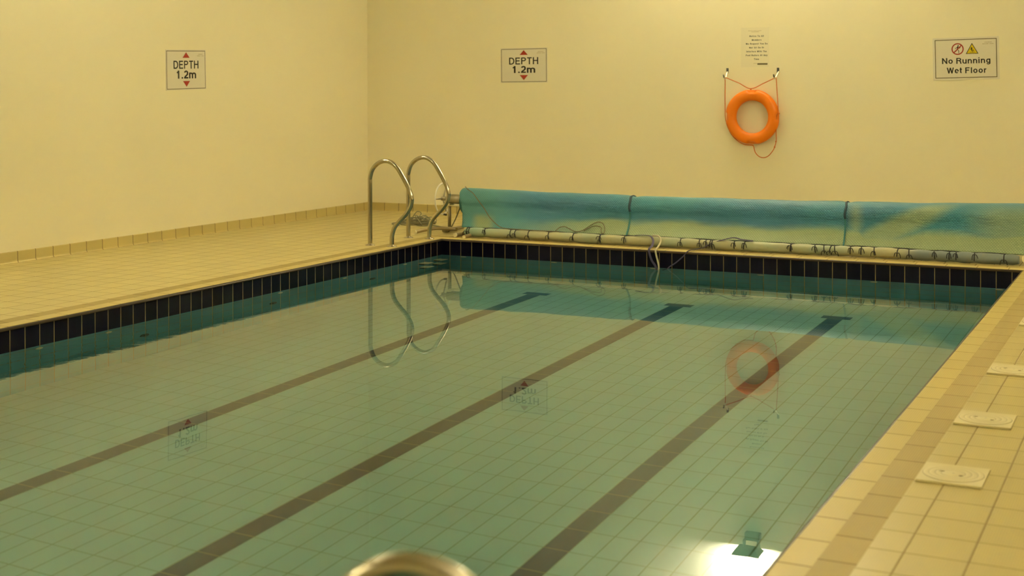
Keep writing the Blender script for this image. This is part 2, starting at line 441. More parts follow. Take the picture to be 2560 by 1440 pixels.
# the pool shell
PT = 0.25
struct('pool_floor', box(-PT, PW+PT, PL-PT, PT, ZF-0.2, ZF), M_PFLOOR)
def pool_side(side, z0, z1, proud=0.0):
    g = proud
    return {'left': box(-PT, g, PL, 0, z0, z1), 'right': box(PW-g, PW+PT, PL, 0, z0, z1),
            'back': box(-PT, PW+PT, -g, PT, z0, z1), 'near': box(-PT, PW+PT, PL-PT, PL+g, z0, z1)}[side]
for side, a in (('left', 1), ('right', 1), ('back', 0), ('near', 0)):
    struct('pool_side_'+side, pool_side(side, ZF, -0.1655), M_PWALL[a])
    struct('waterline_tiles_'+side, pool_side(side, -0.1655, -0.0225), M_NAVY[a])
    struct('grout_band_'+side, pool_side(side, -0.0225, -0.0180), M_GROUT)
    struct('mortar_bed_'+side, {'left': box(-PT, -0.008, PL, 0, -0.0180, -0.0125), 'right': box(PW+0.008, PW+PT, PL, 0, -0.0180, -0.0125),
            'back': box(-PT, PW+PT, 0.008, PT, -0.0180, -0.0125), 'near': box(-PT, PW+PT, PL-PT, PL-0.008, -0.0180, -0.0125)}[side], M_SHADE)

# three lane lines with T ends, tiles laid flush in the pool floor
for xc in (1.422, 2.803, 4.178):
    bm = bmesh.new()
    hw_, tw = 0.0615, 0.122
    add_prism(bm, [(xc-hw_, PL+1.2), (xc+hw_, PL+1.2), (xc+hw_, -0.800), (xc+tw, -0.800), (xc+tw, -0.680), (xc-tw, -0.680), (xc-tw, -0.800), (xc-hw_, -0.800)], ZF-0.004, ZF+0.0012)
    struct('lane_line', bm, M_LANE)

# ------------------------------------------------------------------ water
def water_mat():
    t = NT('pool_water')
    p = t.pos()
    n1 = t.noise(3.2, 2); n2 = t.noise(11.0, 2)
    edge = t.math('MULTIPLY', t.ramp(p[0], 0.9, 0.0), t.ramp(p[1], -3.0, -5.0))
    h = t.math('ADD', t.math('MULTIPLY', n1, 0.10), t.math('MULTIPLY', t.math('MULTIPLY', n2, edge), 2.0))
    g = t.n('ShaderNodeBsdfGlass'); g.inputs['IOR'].default_value = 1.333; g.inputs['Roughness'].default_value = 0.0
    g.inputs['Color'].default_value = (1, 1, 1, 1)
    t.link(t.bump(h, 0.0012), g.inputs['Normal'])
    t.link(g.outputs[0], t.out.inputs['Surface'])
    v = t.n('ShaderNodeVolumeAbsorption'); v.inputs['Color'].default_value = (0.20, 0.93, 0.86, 1); v.inputs['Density'].default_value = 0.32
    t.link(v.outputs[0], t.out.inputs['Volume'])
    return t.m
w = obj('pool_water', box(-0.05, PW+0.05, PL-0.05, 0.05, ZF-0.05, -HW), water_mat())
tag(w, 'clear still green-tinted water filling the tiled swimming pool', 'water')

# ------------------------------------------------------------------ wall floodlights throwing their light up the walls
def make_flood():
    t = thing('wall_floodlight', 'x', 'floodlight', (0, 0, 0), 'floodlights on the walls')
    # local: wall at y=0, the room at -y, z up
    bb = box(-0.085, 0.085, -0.075, -0.001, 0.0, 0.085, bev=0.006); obj('junction_box', bb, M_LAMPB, t, local=True)
    for s in (-1, 1): obj('bracket_arm', box(s*0.08-0.006, s*0.08+0.006, -0.15, -0.06, 0.06, 0.135, bev=0.002), M_LAMPB, t, local=True)
    # a shallow flared head facing up, tipped a little towards the wall
    h = bmesh.new(); ox = -0.03
    A = [(ox-0.105, -0.085, 0.128), (ox+0.115, -0.085, 0.128), (ox+0.105, -0.215, 0.133), (ox-0.110, -0.215, 0.133)]
    B = [(ox-0.150, -0.050, 0.178), (ox+0.158, -0.050, 0.178), (ox+0.150, -0.250, 0.206), (ox-0.155, -0.250, 0.206)]
    a = [h.verts.new(v) for v in A]; b = [h.verts.new(v) for v in B]
    h.faces.new(a); h.faces.new(b)
    for k in range(4): h.faces.new((a[k], a[(k+1) % 4], b[(k+1) % 4], b[k]))
    obj('housing', h, M_LAMPB, t, local=True)
    g = bmesh.new()
    a = [g.verts.new((ox+x, y, 0.178+(-0.05-y)*0.14+0.0006)) for x, y in ((-0.13, -0.065), (0.13, -0.065), (0.13, -0.235), (-0.13, -0.235))]
    b = [g.verts.new(v.co+Vector((0, 0, 0.003))) for v in a]
    g.faces.new(a); g.faces.new(b)
    for k in range(4): g.faces.new((a[k], a[(k+1) % 4], b[(k+1) % 4], b[k]))
    obj('lens', g, M_LENS, t, local=True)
    return t
tl = NT('lit_lamp_glass'); em = tl.n('ShaderNodeEmission'); em.inputs[0].default_value = (*LAMP_COL, 1); em.inputs[1].default_value = 8.0
tl.link(em.outputs[0], tl.out.inputs[0]); M_LENS = tl.m
proto = make_flood()
floods = [((2.545, YB, 3.02), 0.0, 'grey floodlight on the far wall above the lifebuoy'),
          ((XL, -3.35, 2.95), PI/2, 'grey floodlight high on the left wall near the depth sign'),
          ((XL, -10.0, 2.95), PI/2, 'added unseen grey floodlight high on the left wall towards the near end'),  # this lamp and the two below are unseen, added for their light
          ((XR, -3.3, 3.02), -PI/2, 'added unseen grey floodlight high on the right wall towards the far end'),
          ((XR, -10.0, 3.02), -PI/2, 'added unseen grey floodlight high on the right wall beside the near end')]
fl_objs = [proto] + [copy_tree(proto) for _ in floods[1:]]
for o, (loc, rz, lab) in zip(fl_objs, floods):
    o.location = loc; o.rotation_euler = (0, 0, rz); o['label'] = lab
    ld = bpy.data.lights.new('floodlight_beam', 'AREA'); ld.shape = 'RECTANGLE'; ld.size = 0.24; ld.size_y = 0.15
    ld.energy = LAMP_W; ld.color = LAMP_COL
    lo = bpy.data.objects.new('floodlight_beam', ld); C.objects.link(lo)
    lo.parent = o; lo.location = (-0.03, -0.15, 0.202)
    lo.rotation_euler = (PI/2+(1.25 if loc[0] < 0 else 1.36), 0, 0)   # faces the wall, tipped up a little

# ------------------------------------------------------------------ pool handrails
RAIL = [(-.335, 0.004), (-.335, .2), (-.335, .4), (-.335, .60), (-.333, .665), (-.303, .745), (-.238, .803), (-.155, .827), (-.08, .806), (-.025, .762), (.023, .694), (.074, .615), (.115, .54), (.136, .467), (.121, .39), (.068, .315), (0.0, .25), (-.057, .185), (-.084, .11), (-.088, .05), (-.088, .004)]
def make_rail(x0, sgn, y, label, group):
    t = thing('pool_handrail', label, 'handrail', (x0 - sgn*0.21, y, 0), group)
    obj('grab_tube', tube(smooth_path([(x0+sgn*x, y, z) for x, z in RAIL], 6), 0.0215, 20), M_STEEL, t)
    for fx in (-.335, -.088):
        bm = add_lathe(bmesh.new(), [(0, 0.0015), (0.05, 0.0015), (0.05, 0.004), (0.044, 0.0085), (0.024, 0.012), (0.0225, 0.02), (0, 0.02)], 28, Matrix.Translation((x0+sgn*fx, y, 0)))
        obj('floor_flange', bm, M_STEEL, t)
    return t
make_rail(0, 1, -0.8145, 'curved polished steel pool handrail left of its twin at the far corner', 'steel handrails at the far corner')
make_rail(0, 1, -0.095, 'curved polished steel pool handrail right of its twin, nearest the rolled cover', 'steel handrails at the far corner')
make_rail(PW+0.024, -1, -10.164, 'out of focus top of a curved steel handrail at bottom edge', None)

# wall steps under water between the two rails
for (y0, d, lab) in ((-0.40, 0.24, 'upper left'), (-0.385, 0.50, 'lower left'), (-0.115, 0.24, 'upper right'), (-0.135, 0.48, 'lower right')):
    t = thing('pool_step', lab+' pale step under water below the far handrails', 'step', (0, y0, -HW-d), 'underwater wall steps')
    obj('tread', box(0.0005, 0.105, y0-0.065, y0+0.065, -HW-d-0.02, -HW-d, bev=0.004), M_CREAMP, t)
    obj('bracket', box(0.0005, 0.06, y0-0.055, y0+0.055, -HW-d-0.09, -HW-d-0.02, bev=0.004), M_LAMPB, t)

# inlet fittings along the waterline
def fitting(name, p, side, r, mat, label, cat, group, dark=False):
    rot = Matrix.Rotation(PI/2, 4, 'Y') if side == 'left' else Matrix.Rotation(PI/2, 4, 'X')
    t = thing(name, label, cat, p, group)
    bm = add_lathe(bmesh.new(), [(0, 0.0005), (r, 0.0005), (r, 0.004), (r*0.9, 0.008), (r*0.55, 0.010), (r*0.45, 0.006), (0, 0.006)], 24, Matrix.Translation(p) @ rot)
    obj('faceplate', bm, mat, t)
    bm = add_lathe(bmesh.new(), [(0, 0.006), (r*0.42, 0.006), (r*0.42, 0.0115), (0, 0.013)], 16, Matrix.Translation(p) @ rot)
    obj('nozzle', bm, M_LAMPB if dark else M_CREAMP, t)
ordw = ['nearest the far left corner', 'second from the far left corner', 'third from the far left corner', 'fourth from the far left corner', 'fifth from the far left corner', 'nearest the far right corner']
for k, x in enumerate((0.252, 1.258, 2.286, 3.319, 4.333, 5.373)):
    fitting('water_inlet', (x, 0, -HW-0.065), 'back', 0.032, M_CREAMP, 'pale inlet at the waterline of the far pool wall, '+ordw[k], 'pool fitting', 'pale inlets at the waterline')
ordl = ['farthest', 'second farthest', 'middle', 'second nearest', 'nearest']
for k, y in enumerate((-0.721, -1.766, -2.724, -4.715, -5.351)):
    fitting('water_inlet', (0, y, -HW-0.09), 'left', 0.032, M_CREAMP, 'pale inlet at the waterline of the left pool wall, '+ordl[k]+' of five', 'pool fitting', 'pale inlets at the waterline')
for k, y in enumerate((-1.30, -2.82, -4.35)):
    fitting('suction_fitting', (0, y, -HW-0.5), 'left', 0.05, M_LAMPB, 'dark round fitting low on the left pool wall under water, '+['farthest', 'middle', 'nearest'][k]+' of three', 'pool fitting', 'dark fittings on the left pool wall', True)

# ------------------------------------------------------------------ deck access plates
def plate_mat():
    t = NT('plate_plastic'); tc = t.n('ShaderNodeTexCoord'); sep = t.n('ShaderNodeSeparateXYZ'); t.link(tc.outputs['Object'], sep.inputs[0])
    r = t.math('SQRT', t.math('ADD', t.math('MULTIPLY', sep.outputs[0], sep.outputs[0]), t.math('MULTIPLY', sep.outputs[1], sep.outputs[1])))
    m = 0.0                                       # dirt settled in the moulded grooves
    for rr, w_, k in ((0.045, 0.0035, 0.45), (0.068, 0.0035, 0.5), (0.092, 0.003, 0.45), (0.1142, 0.0022, 0.85)):
        e = t.math('MULTIPLY', t.ramp(t.math('ABSOLUTE', t.math('SUBTRACT', r, rr)), w_, w_*0.3), k)
        m = e if m == 0.0 else t.math('MAXIMUM', m, e)
    c = t.mix(t.noise(6, 3), (0.53, 0.47, 0.265), (0.585, 0.52, 0.30))
    t.bsdf(t.mix(m, c, (0.20, 0.15, 0.06)), 0.42, 0, 0.4); return t.m
M_PLATE = plate_mat()
M_DIRT = plain('dirty_slot', (0.12, 0.085, 0.03), 0.8)
def make_plate(y):
    t = thing('deck_access_plate', 'x', 'access plate', (5.928, y, 0), 'square access plates in the right deck')
    bm = box(-0.1225, 0.1225, -0.131, 0.131, 0.0008, 0.0105, bev=0.0015); obj('surround', bm, M_PLATE, t, local=True)
    prof = [(0, 0.0128)]
    for r in (0.045, 0.068, 0.092):
        prof += [(r-0.003, 0.0128), (r, 0.0112), (r+0.003, 0.0128)]
    prof += [(0.111, 0.0128), (0.1135, 0.0115), (0.1145, 0.0106)]
    lid = obj('lid', add_lathe(bmesh.new(), prof, 64), M_PLATE, t, local=True)
    for (a, b) in ((-0.045, 0.018), (0.042, -0.022)):
        bm = bmesh.new()
        for q in range(3):
            dx, dy = a+random.uniform(-.012, .012), b+random.uniform(-.008, .008)
            add_box(bm, dx-0.007, dx+0.007, dy-0.003, dy+0.003, 0.0126, 0.0133)
        obj('finger_slot', bm, M_DIRT, lid, local=True)
    bm = add_lathe(bmesh.new(), [(0.005, 0.0128), (0.004, 0.0138), (0, 0.014)], 12); obj('screw', bm, M_ALU, lid, local=True)
    return t
pl0 = make_plate(-6.41); pl0['label'] = 'square cream access plate nearest the camera on the right deck'
for y, lab in ((-5.44, 'second square cream access plate from the camera on the right deck'),
               (-4.26, 'third square cream access plate, cut by the right edge of the frame'),
               (-2.66, 'farthest square cream access plate, a sliver at the right edge')):
    o = copy_tree(pl0); o.location = (5.928, y, 0); o['label'] = lab

# ------------------------------------------------------------------ signs
def sign_root(name, label, cat, centre, wall, tilt, group=None):
    o = thing(name, label, cat, centre, group)
    base = Matrix.Rotation(PI/2, 4, 'X') if wall == 'back' else Matrix.Rotation(PI/2, 4, 'Z') @ Matrix.Rotation(PI/2, 4, 'X')
    o.matrix_world = Matrix.Translation(centre) @ base @ Matrix.Rotation(tilt, 4, 'Z')
    return o
PZ = 0.0046
def frame_bm(w, h, t, z0=PZ-0.0004, z1=PZ+0.0004):
    bm = bmesh.new()
    add_box(bm, -w/2, w/2, h/2-t, h/2, z0, z1); add_box(bm, -w/2, w/2, -h/2, -h/2+t, z0, z1)
    add_box(bm, -w/2, -w/2+t, -h/2+t, h/2-t, z0, z1); add_box(bm, w/2-t, w/2, -h/2+t, h/2-t, z0, z1)
    return bm
def P(name, bm, mat, par): return obj(name, bm, mat, par, local=True)
def small_print(par, x, y, wds, gap=0.016, hgt=0.008):
    bm = bmesh.new()
    for r, segs in enumerate(wds):
        for (a, b) in segs:
            q = a
            while q < b:
                w_ = random.uniform(0.004, 0.009)
                add_box(bm, x+q, x+min(q+w_, b), y-r*gap-hgt/2*random.uniform(.6, 1), y-r*gap+hgt/2*random.uniform(.6, 1), PZ-0.0004, PZ+0.0003); q += w_+0.0022
    P('maker_print', bm, M_FAINT, par)
def depth_sign(centre, wall, tilt, label):
    r = sign_root('depth_sign', label, 'sign', centre, wall, tilt, 'depth signs')
    P('panel', box(-0.31, 0.31, -0.207, 0.207, 0.0004, PZ, bev=0.001), M_SIGN, r)
    P('border', frame_bm(0.598, 0.394, 0.0065), M_BORD, r)
    P('arrow', add_prism(bmesh.new(), [(-0.054, 0.124), (0.054, 0.124), (0, 0.181)], PZ-0.0004, PZ+0.0004), M_RED, r)
    P('arrow', add_prism(bmesh.new(), [(-0.054, -0.115), (0, -0.174), (0.054, -0.115)], PZ-0.0004, PZ+0.0004), M_RED, r)
    P('lettering', shift(text_bm('DEPTH', 0.083, 0.155, 1.15, 0.13, width=0.385), -0.002, 0.053, PZ), M_INK, r)
    P('lettering', shift(text_bm('1.2m', 0.083, 0.19, 1.30, 0.10, width=0.300), 0.001, -0.048, PZ), M_INK, r)
    small_print(r, 0.17, 0.160, [[(0.015, 0.09)], [(0, 0.058), (0.068, 0.108)]])
    return r
depth_sign((-0.2592, YB, 1.8007), 'back', 0.006, 'DEPTH 1.2m sign with red arrows on the far wall, above the handrails')
depth_sign((XL, -0.9885, 1.7225), 'left', 0.022, 'DEPTH 1.2m sign with red arrows alone on the left wall')

wf = sign_root('wet_floor_sign', 'white No Running Wet Floor sign right of the lifebuoy', 'sign', (4.768, YB, 1.8215), 'back', 0.020)
P('panel', box(-0.325, 0.325, -0.218, 0.218, 0.0004, PZ, bev=0.001), M_SIGN, wf)
P('border', frame_bm(0.606, 0.396, 0.0075), M_BORD, wf)
for wd, x_, y_, w_ in (('No', -0.181, -0.020, 0.106), ('Running', 0.073, -0.022, 0.332), ('Wet', -0.114, -0.119, 0.149), ('Floor', 0.096, -0.121, 0.206)):
    P('lettering', shift(text_bm(wd, 0.060, 0.165, 1.15, 0.14, width=w_), x_, y_, PZ), M_INK, wf)
small_print(wf, 0.165, 0.160, [[(0.02, 0.09)], [(0, 0.06), (0.068, 0.108)]])
bm = bmesh.new(); N = 48; cx, cy = -0.078, 0.088
ri, ro = 0.0485, 0.060; cy = 0.099
vs = [[bm.verts.new((cx+r*math.cos(2*PI*k/N), cy+r*math.sin(2*PI*k/N), z)) for k in range(N)] for r, z in ((ri, PZ-0.0004), (ro, PZ-0.0004), (ro, PZ+0.0005), (ri, PZ+0.0005))]
for q in range(4):
    for k in range(N): bm.faces.new((vs[q][k], vs[q][(k+1) % N], vs[(q+1) % 4][(k+1) % N], vs[(q+1) % 4][k]))
d = Vector((math.cos(PI/4), math.sin(PI/4))); nn = Vector((-d.y, d.x))*0.0055; c2 = Vector((cx, cy))
add_prism(bm, [tuple(c2-d*0.05-nn), tuple(c2+d*0.05-nn), tuple(c2+d*0.05+nn), tuple(c2-d*0.05+nn)], PZ-0.0004, PZ+0.0006)
P('prohibition_ring', bm, M_RED, wf)
def stick(bm, pts, w_, z):
    for (a, b) in zip(pts, pts[1:]):
        a, b = Vector(a), Vector(b); dd = (b-a).normalized(); n_ = Vector((-dd.y, dd.x))*w_/2; a = a-dd*w_*.3; b = b+dd*w_*.3
        add_prism(bm, [tuple(a-n_), tuple(b-n_), tuple(b+n_), tuple(a+n_)], PZ-0.0004, z)
bm = bmesh.new(); z = PZ+0.00045
add_prism(bm, [(cx+0.006+0.0065*math.cos(2*PI*k/16), cy+0.034+0.0065*math.sin(2*PI*k/16)) for k in range(16)], PZ-0.0004, z)
stick(bm, [(cx+0.003, cy+0.024), (cx-0.002, cy-0.004)], 0.012, z)
stick(bm, [(cx+0.003, cy+0.02), (cx-0.016, cy+0.012), (cx-0.021, cy+0.002)], 0.0055, z)
stick(bm, [(cx+0.003, cy+0.018), (cx+0.018, cy+0.008), (cx+0.027, cy+0.016)], 0.0055, z)
stick(bm, [(cx-0.002, cy-0.004), (cx+0.011, cy-0.018), (cx+0.011, cy-0.042)], 0.006, z)
stick(bm, [(cx-0.003, cy-0.004), (cx-0.014, cy-0.02), (cx-0.03, cy-0.022)], 0.006, z)
P('running_figure', bm, M_INK, wf)
tx, ty = 0.063, 0.098
def tri(s): return [(tx-0.062*s, ty-0.052*s-0.004*(s-1)), (tx+0.062*s, ty-0.052*s), (tx, ty+0.059*s)]
P('warning_triangle', add_prism(bmesh.new(), tri(1.0), PZ-0.0004, PZ+0.0004), M_INK, wf)
P('triangle_field', add_prism(bmesh.new(), [(tx-0.0515, ty-0.046), (tx+0.0515, ty-0.046), (tx, ty+0.0465)], PZ-0.0003, PZ+0.0006), M_YEL, wf)
bm = bmesh.new(); z = PZ+0.0008
add_prism(bm, [(tx-0.006+0.005*math.cos(2*PI*k/12), ty+0.012+0.005*math.sin(2*PI*k/12)) for k in range(12)], PZ, z)
stick(bm, [(tx-0.006, ty+0.006), (tx-0.002, ty-0.016)], 0.009, z); stick(bm, [(tx-0.002, ty-0.016), (tx+0.012, ty-0.012), (tx+0.018, ty-0.026)], 0.0055, z)
stick(bm, [(tx-0.002, ty-0.016), (tx+0.006, ty-0.032)], 0.0055, z); stick(bm, [(tx-0.006, ty+0.003), (tx-0.018, ty-0.008)], 0.0045, z)
stick(bm, [(tx-0.005, ty+0.003), (tx+0.010, ty+0.006)], 0.0045, z); stick(bm, [(tx-0.02, ty-0.037), (tx+0.026, ty-0.037)], 0.003, z)
P('slipping_figure', bm, M_INK, wf)

nt = sign_root('laminated_notice', 'laminated paper notice to members taped above the lifebuoy', 'notice', (2.5565, YB, 1.9715), 'back', 0.0)
P('sheet', box(-0.156, 0.156, -0.216, 0.216, 0.0004, 0.0022), M_PAPER, nt)
PZ = 0.0023
LT = ['Notice To All', 'Members', 'We Request You Do', 'Not Sit On Or', 'Interfere With The', 'Pool Rollers At Any', 'Time']
for k, s in enumerate(LT):
    P('lettering', shift(text_bm(s, 0.0180, 0.20, 1.08, 0.20, 0.0003), 0.020, 0.122-0.042*k, PZ), M_INK, nt)
small_print(nt, -0.075, 0.180, [[(0, 0.05), (0.056, 0.095), (0.1, 0.15)], [(0.035, 0.12)]], 0.012, 0.006)
P('footer_bar', box(0.028, 0.142, -0.193, -0.175, PZ-0.0003, PZ+0.0004), M_BORD, nt)
P('footer_print', add_box(add_box(bmesh.new(), -0.015, 0.0, -0.179, -0.175, PZ-0.0003, PZ+0.0003), 0.003, 0.024, -0.179, -0.175, PZ-0.0003, PZ+0.0003), M_FAINT, nt)

# ------------------------------------------------------------------ lifebuoy on its hooks
YR = YB-0.062
lb = thing('lifebuoy', 'orange lifebuoy ring hanging on the far wall below the notice', 'lifebuoy', (2.545, YR, 1.210))
bm = bmesh.new(); NS, NP = 144, 24; rings = []
for i in range(NS):
    th = 2*PI*i/NS; notch = 0
    for q in range(4):
        dth = (th - q*PI/2 + PI) % (2*PI) - PI
        notch = max(notch, 1/(1+(abs(dth)/0.125)**6))
    ring = []
    for k in range(NP):
        ph = 2*PI*k/NP
        a, b = 0.0625, 0.050
        x = a*math.copysign(abs(math.cos(ph))**0.9, math.cos(ph)); yv = b*math.copysign(abs(math.sin(ph))**0.9, math.sin(ph))
        if x > 0.015: x -= (x-0.015)*(0.58 if yv < 0.012 else 0.12)*notch
        if x > 0.02 and yv < 0: yv *= 1-0.75*notch*min(1, (x-0.02)/0.018)
        r = 0.2405+x
        ring.append(bm.verts.new((2.545+r*math.cos(th), YR+yv, 1.210+r*math.sin(th))))
    rings.append(ring)
for i in range(NS):
    A, B = rings[i], rings[(i+1) % NS]
    for k in range(NP):
        f = bm.faces.new((A[k], A[(k+1) % NP], B[(k+1) % NP], B[k])); f.smooth = True
obj('ring_float', bm, M_ORANGE, lb)
yr = YB-0.075
path = [(2.278, 1.629), (2.397, 1.58), (2.530, 1.520)]
rp = bmesh.new(); R_ = 0.0048
def RP(pts, yy=yr, n=6): add_tube(rp, smooth_path([(x, (yy if len(q) == 2 else q[2]), z) for q in pts for x, z in [q[:2]]], n), R_, 8)
RP([(2.232, 1.648), (2.278, 1.629), (2.397, 1.58), (2.532, 1.518), (2.669, 1.573), (2.792, 1.630), (2.812, 1.640)])
RP([(2.234, 1.648), (2.242, 1.60), (2.241, 1.389), (2.243, 1.238), (2.248, 1.19), (2.259, 1.142), (2.301, 1.035), (2.373, 0.955), (2.457, 0.908), (2.545, 0.902), (2.563, 0.889), (2.581, 0.826), (2.622, 0.781), (2.675, 0.767), (2.728, 0.788), (2.774, 0.841), (2.795, 0.881), (2.815, 0.956), (2.813, 1.047), (2.815, 1.162), (2.818, 1.21), (2.833, 1.26), (2.836, 1.287), (2.827, 1.447), (2.815, 1.618), (2.810, 1.642)])
obj('grab_rope', rp, M_OROPE, lb)
for (x, z) in ((2.797, 0.885), (2.532, 1.512), (2.846, 1.25), (2.812, 0.945)):
    kn = bmesh.new(); bmesh.ops.create_uvsphere(kn, u_segments=10, v_segments=8, radius=0.009, matrix=Matrix.Translation((x, yr, z)))
    obj('knot', kn, M_OROPE, lb)
for hx, lab, tl_ in ((2.246, 'left metal wall hook holding the lifebuoy rope', 0), (2.808, 'right metal wall hook holding the lifebuoy rope', 0.018)):
    t = thing('wall_hook', lab, 'hook', (hx, YB, 1.68), 'hooks for the lifebuoy')
    obj('back_plate', box(hx-0.013+tl_*.4, hx+0.013+tl_*.4, YB-0.006, YB-0.0005, 1.688, 1.745, bev=0.002), M_LAMPB, t)
    h = bmesh.new()
    add_tube(h, smooth_path([(hx+tl_, YB-0.006, 1.700), (hx+tl_*.7, YB-0.03, 1.682), (hx, YB-0.062, 1.640), (hx-0.004, YB-0.082, 1.632), (hx-0.008, YB-0.094, 1.645)], 5), 0.0105, 10)
    obj('hook_arm', h, M_BRIGHT, t)
    obj('hook_tip', tube([(hx-0.010, YB-0.094, 1.640), (hx-0.017, YB-0.097, 1.672)], 0.008, 10), M_LAMPB, t)

# ------------------------------------------------------------------ rolled pool cover on its roller
YA = 0.60
RR = 0.146
def axis_z(x):                                    # the roll sags between its stands
    return 0.312 + 0.026*((x-2.5)/2.55)**2 + 0.010*((x-2.5)/2.55)
X0, X1 = -0.062, 5.60
def cover_mat():
    t = NT('bubble_cover')
    uv = t.n('ShaderNodeUVMap'); sep = t.n('ShaderNodeSeparateXYZ'); t.link(uv.outputs[0], sep.inputs[0])
    u, v = sep.outputs[0], sep.outputs[1]         # metres along the roll, metres down from the crest
    vec = t.n('ShaderNodeCombineXYZ'); t.link(u, vec.inputs[0]); t.link(v, vec.inputs[1])
    sc = t.n('ShaderNodeVectorMath', operation='MULTIPLY'); t.link(vec.outputs[0], sc.inputs[0]); sc.inputs[1].default_value = (0.9, 2.2, 1)
    n1 = t.noise(1.6, 3, sc.outputs[0], 0.45)
    n2 = t.noise(0.8, 2, sc.outputs[0])
    # sun-bleached lower flap
    edge = t.math('ADD', v, t.math('MULTIPLY', t.math('SUBTRACT', n1, 0.5), 0.20))
    edge = t.math('SUBTRACT', edge, t.math('MULTIPLY', t.ramp(u, 1.9, 1.2), 0.045))
    lobe = t.math('MULTIPLY', t.ramp(u, 4.08, 4.16), t.ramp(u, 4.75, 4.45))
    edge = t.math('SUBTRACT', edge, t.math('MULTIPLY', lobe, 0.06))
    pale = t.math('MULTIPLY', t.ramp(edge, 0.29, 0.39), t.ramp(u, 0.25, 1.6))
    pale = t.math('MAXIMUM', pale, t.math('MULTIPLY', t.ramp(edge, 0.28, 0.40), t.ramp(t.math('ABSOLUTE', t.math('SUBTRACT', t.math('ADD', u, t.math('MULTIPLY', n1, 0.12)), 0.26)), 0.17, 0.04)))
    # bleached diagonal fold
    dg = t.math('ABSOLUTE', t.math('ADD', t.math('SUBTRACT', u, 4.92), t.math('MULTIPLY', v, 1.55)))
    dia = t.math('MULTIPLY', t.ramp(t.math('SUBTRACT', dg, t.math('MULTIPLY', v, 0.22)), 0.24, 0.02), t.ramp(v, 0.0, 0.14))
    pale = t.math('MAXIMUM', pale, t.math('MULTIPLY', dia, 0.85))
    rt = t.math('MULTIPLY', t.ramp(u, 4.95, 5.35), t.ramp(v, -0.02, 0.2)); pale = t.math('MAXIMUM', pale, t.math('MULTIPLY', rt, 0.7))
    st = t.ramp(t.math('ABSOLUTE', t.math('SUBTRACT', u, 4.07)), 0.10, 0.0); pale = t.math('MAXIMUM', pale, t.math('MULTIPLY', t.math('MULTIPLY', st, t.ramp(v, -0.02, 0.2)), 0.6))
    blue = t.mix(t.ramp(n2, 0.35, 0.65), (0.06, 0.21, 0.35), (0.05, 0.24, 0.31))
    green = t.mix(t.ramp(u, 0.9, 0.1), blue, (0.10, 0.31, 0.32))
    # the band in front of each tying strap is darker
    c = t.mix(pale, green, (0.33, 0.40, 0.205))
    top = t.ramp(v, 0.10, 0.0); c = t.mix(t.math('MULTIPLY', top, 0.15), c, (0.22, 0.44, 0.42))  # highlight along the crest put into the colour
    # bubbles: staggered rows
    bu = t.math('DIVIDE', u, 0.0235); bv = t.math('DIVIDE', v, 0.0135)
    row = t.math('FLOOR', bv); off = t.math('MULTIPLY', t.math('MODULO', row, 2.0), 0.5)
    fu = t.math('SUBTRACT', t.math('FRACT', t.math('ADD', bu, off)), 0.5); fv = t.math('SUBTRACT', t.math('FRACT', bv), 0.5)
    r = t.math('SQRT', t.math('ADD', t.math('MULTIPLY', fu, fu), t.math('MULTIPLY', fv, fv)))
    b = t.ramp(r, 0.5, 0.2)
    c = t.mix(t.math('MULTIPLY', t.math('SUBTRACT', 1.0, b), 0.32), c, (0.02, 0.12, 0.14))
    t.bsdf(c, 0.42, 0, 0.45, t.bump(b, 0.004, 0.8)); return t.m
M_COVER = cover_mat()
rol = thing('pool_cover_roller', 'blue-green bubble pool cover rolled on a long roller along the far wall', 'pool cover', (2.7, YA, 0))
YT, RT = 0.245, 0.047                              # the float tube sewn into the cover's leading edge
def tube_c(x):
    k = x/5.5
    return (YT + 0.010*math.sin(x*2.1) + 0.055*max(0, k-0.45)/0.55 + (0.05*max(0, 0.35-x)/0.35), RT+0.001 + 0.004*max(0, math.sin(x*3.3)))
bm = bmesh.new(); uvl = bm.loops.layers.uv.new('UVMap')
NX = 220; secs = []
for i in range(NX+1):
    x = X0 + (X1-X0)*i/NX; zc = axis_z(x)
    wob = 0.004*math.sin(x*5.1)+0.003*math.sin(x*11.7+1)
    pin = 0.012*(math.exp(-((x-1.875)/0.05)**2) + math.exp(-((x-3.985)/0.04)**2))
    rr = RR + wob*0.6 - pin
    pts = []
    a0, a1 = math.radians(-215), math.radians(4)   # from behind, over the crest, to the front
    for k in range(41):
        a = a0 + (a1-a0)*k/40                      # a=-90deg is the crest
        pts.append((YA - rr*math.cos(a), zc - rr*math.sin(a), rr*(a+PI/2)))
    ys, zs, vs0 = pts[-1]
    ty_, tz_ = tube_c(x)
    ey, ez = ty_+0.012, tz_+RT-0.004
    L0 = math.hypot(ey-ys, ez-zs)
    for k in range(1, 15):
        s = k/14
        yy = ys + (ey-ys)*(s**1.6) ; zz = zs + (ez-zs)*s
        pts.append((yy + pin*0.5*(1-s) + wob*s*0.8, zz, vs0 + L0*s))
    sk = lambda v: max(0.0, v-0.12)/0.36*0.115*max(0.0, 1-(x-X0)/5.2)
    secs.append([(bm.verts.new((x+sk(v), y, z)), x, v) for y, z, v in pts])
for A, B in zip(secs, secs[1:]):
    for k in range(len(A)-1):
        q = (A[k], A[k+1], B[k+1], B[k])
        f = bm.faces.new([w_[0] for w_ in q]); f.smooth = True
        for lp, w_ in zip(f.loops, q): lp[uvl].uv = (w_[1], w_[2])
sheet = obj('cover_sheet', bm, M_COVER, rol)
sm = sheet.modifiers.new('thickness', 'SOLIDIFY'); sm.thickness = 0.005; sm.offset = -1
core = bmesh.new(); prof = []
N = 24; ra, rb = [], []
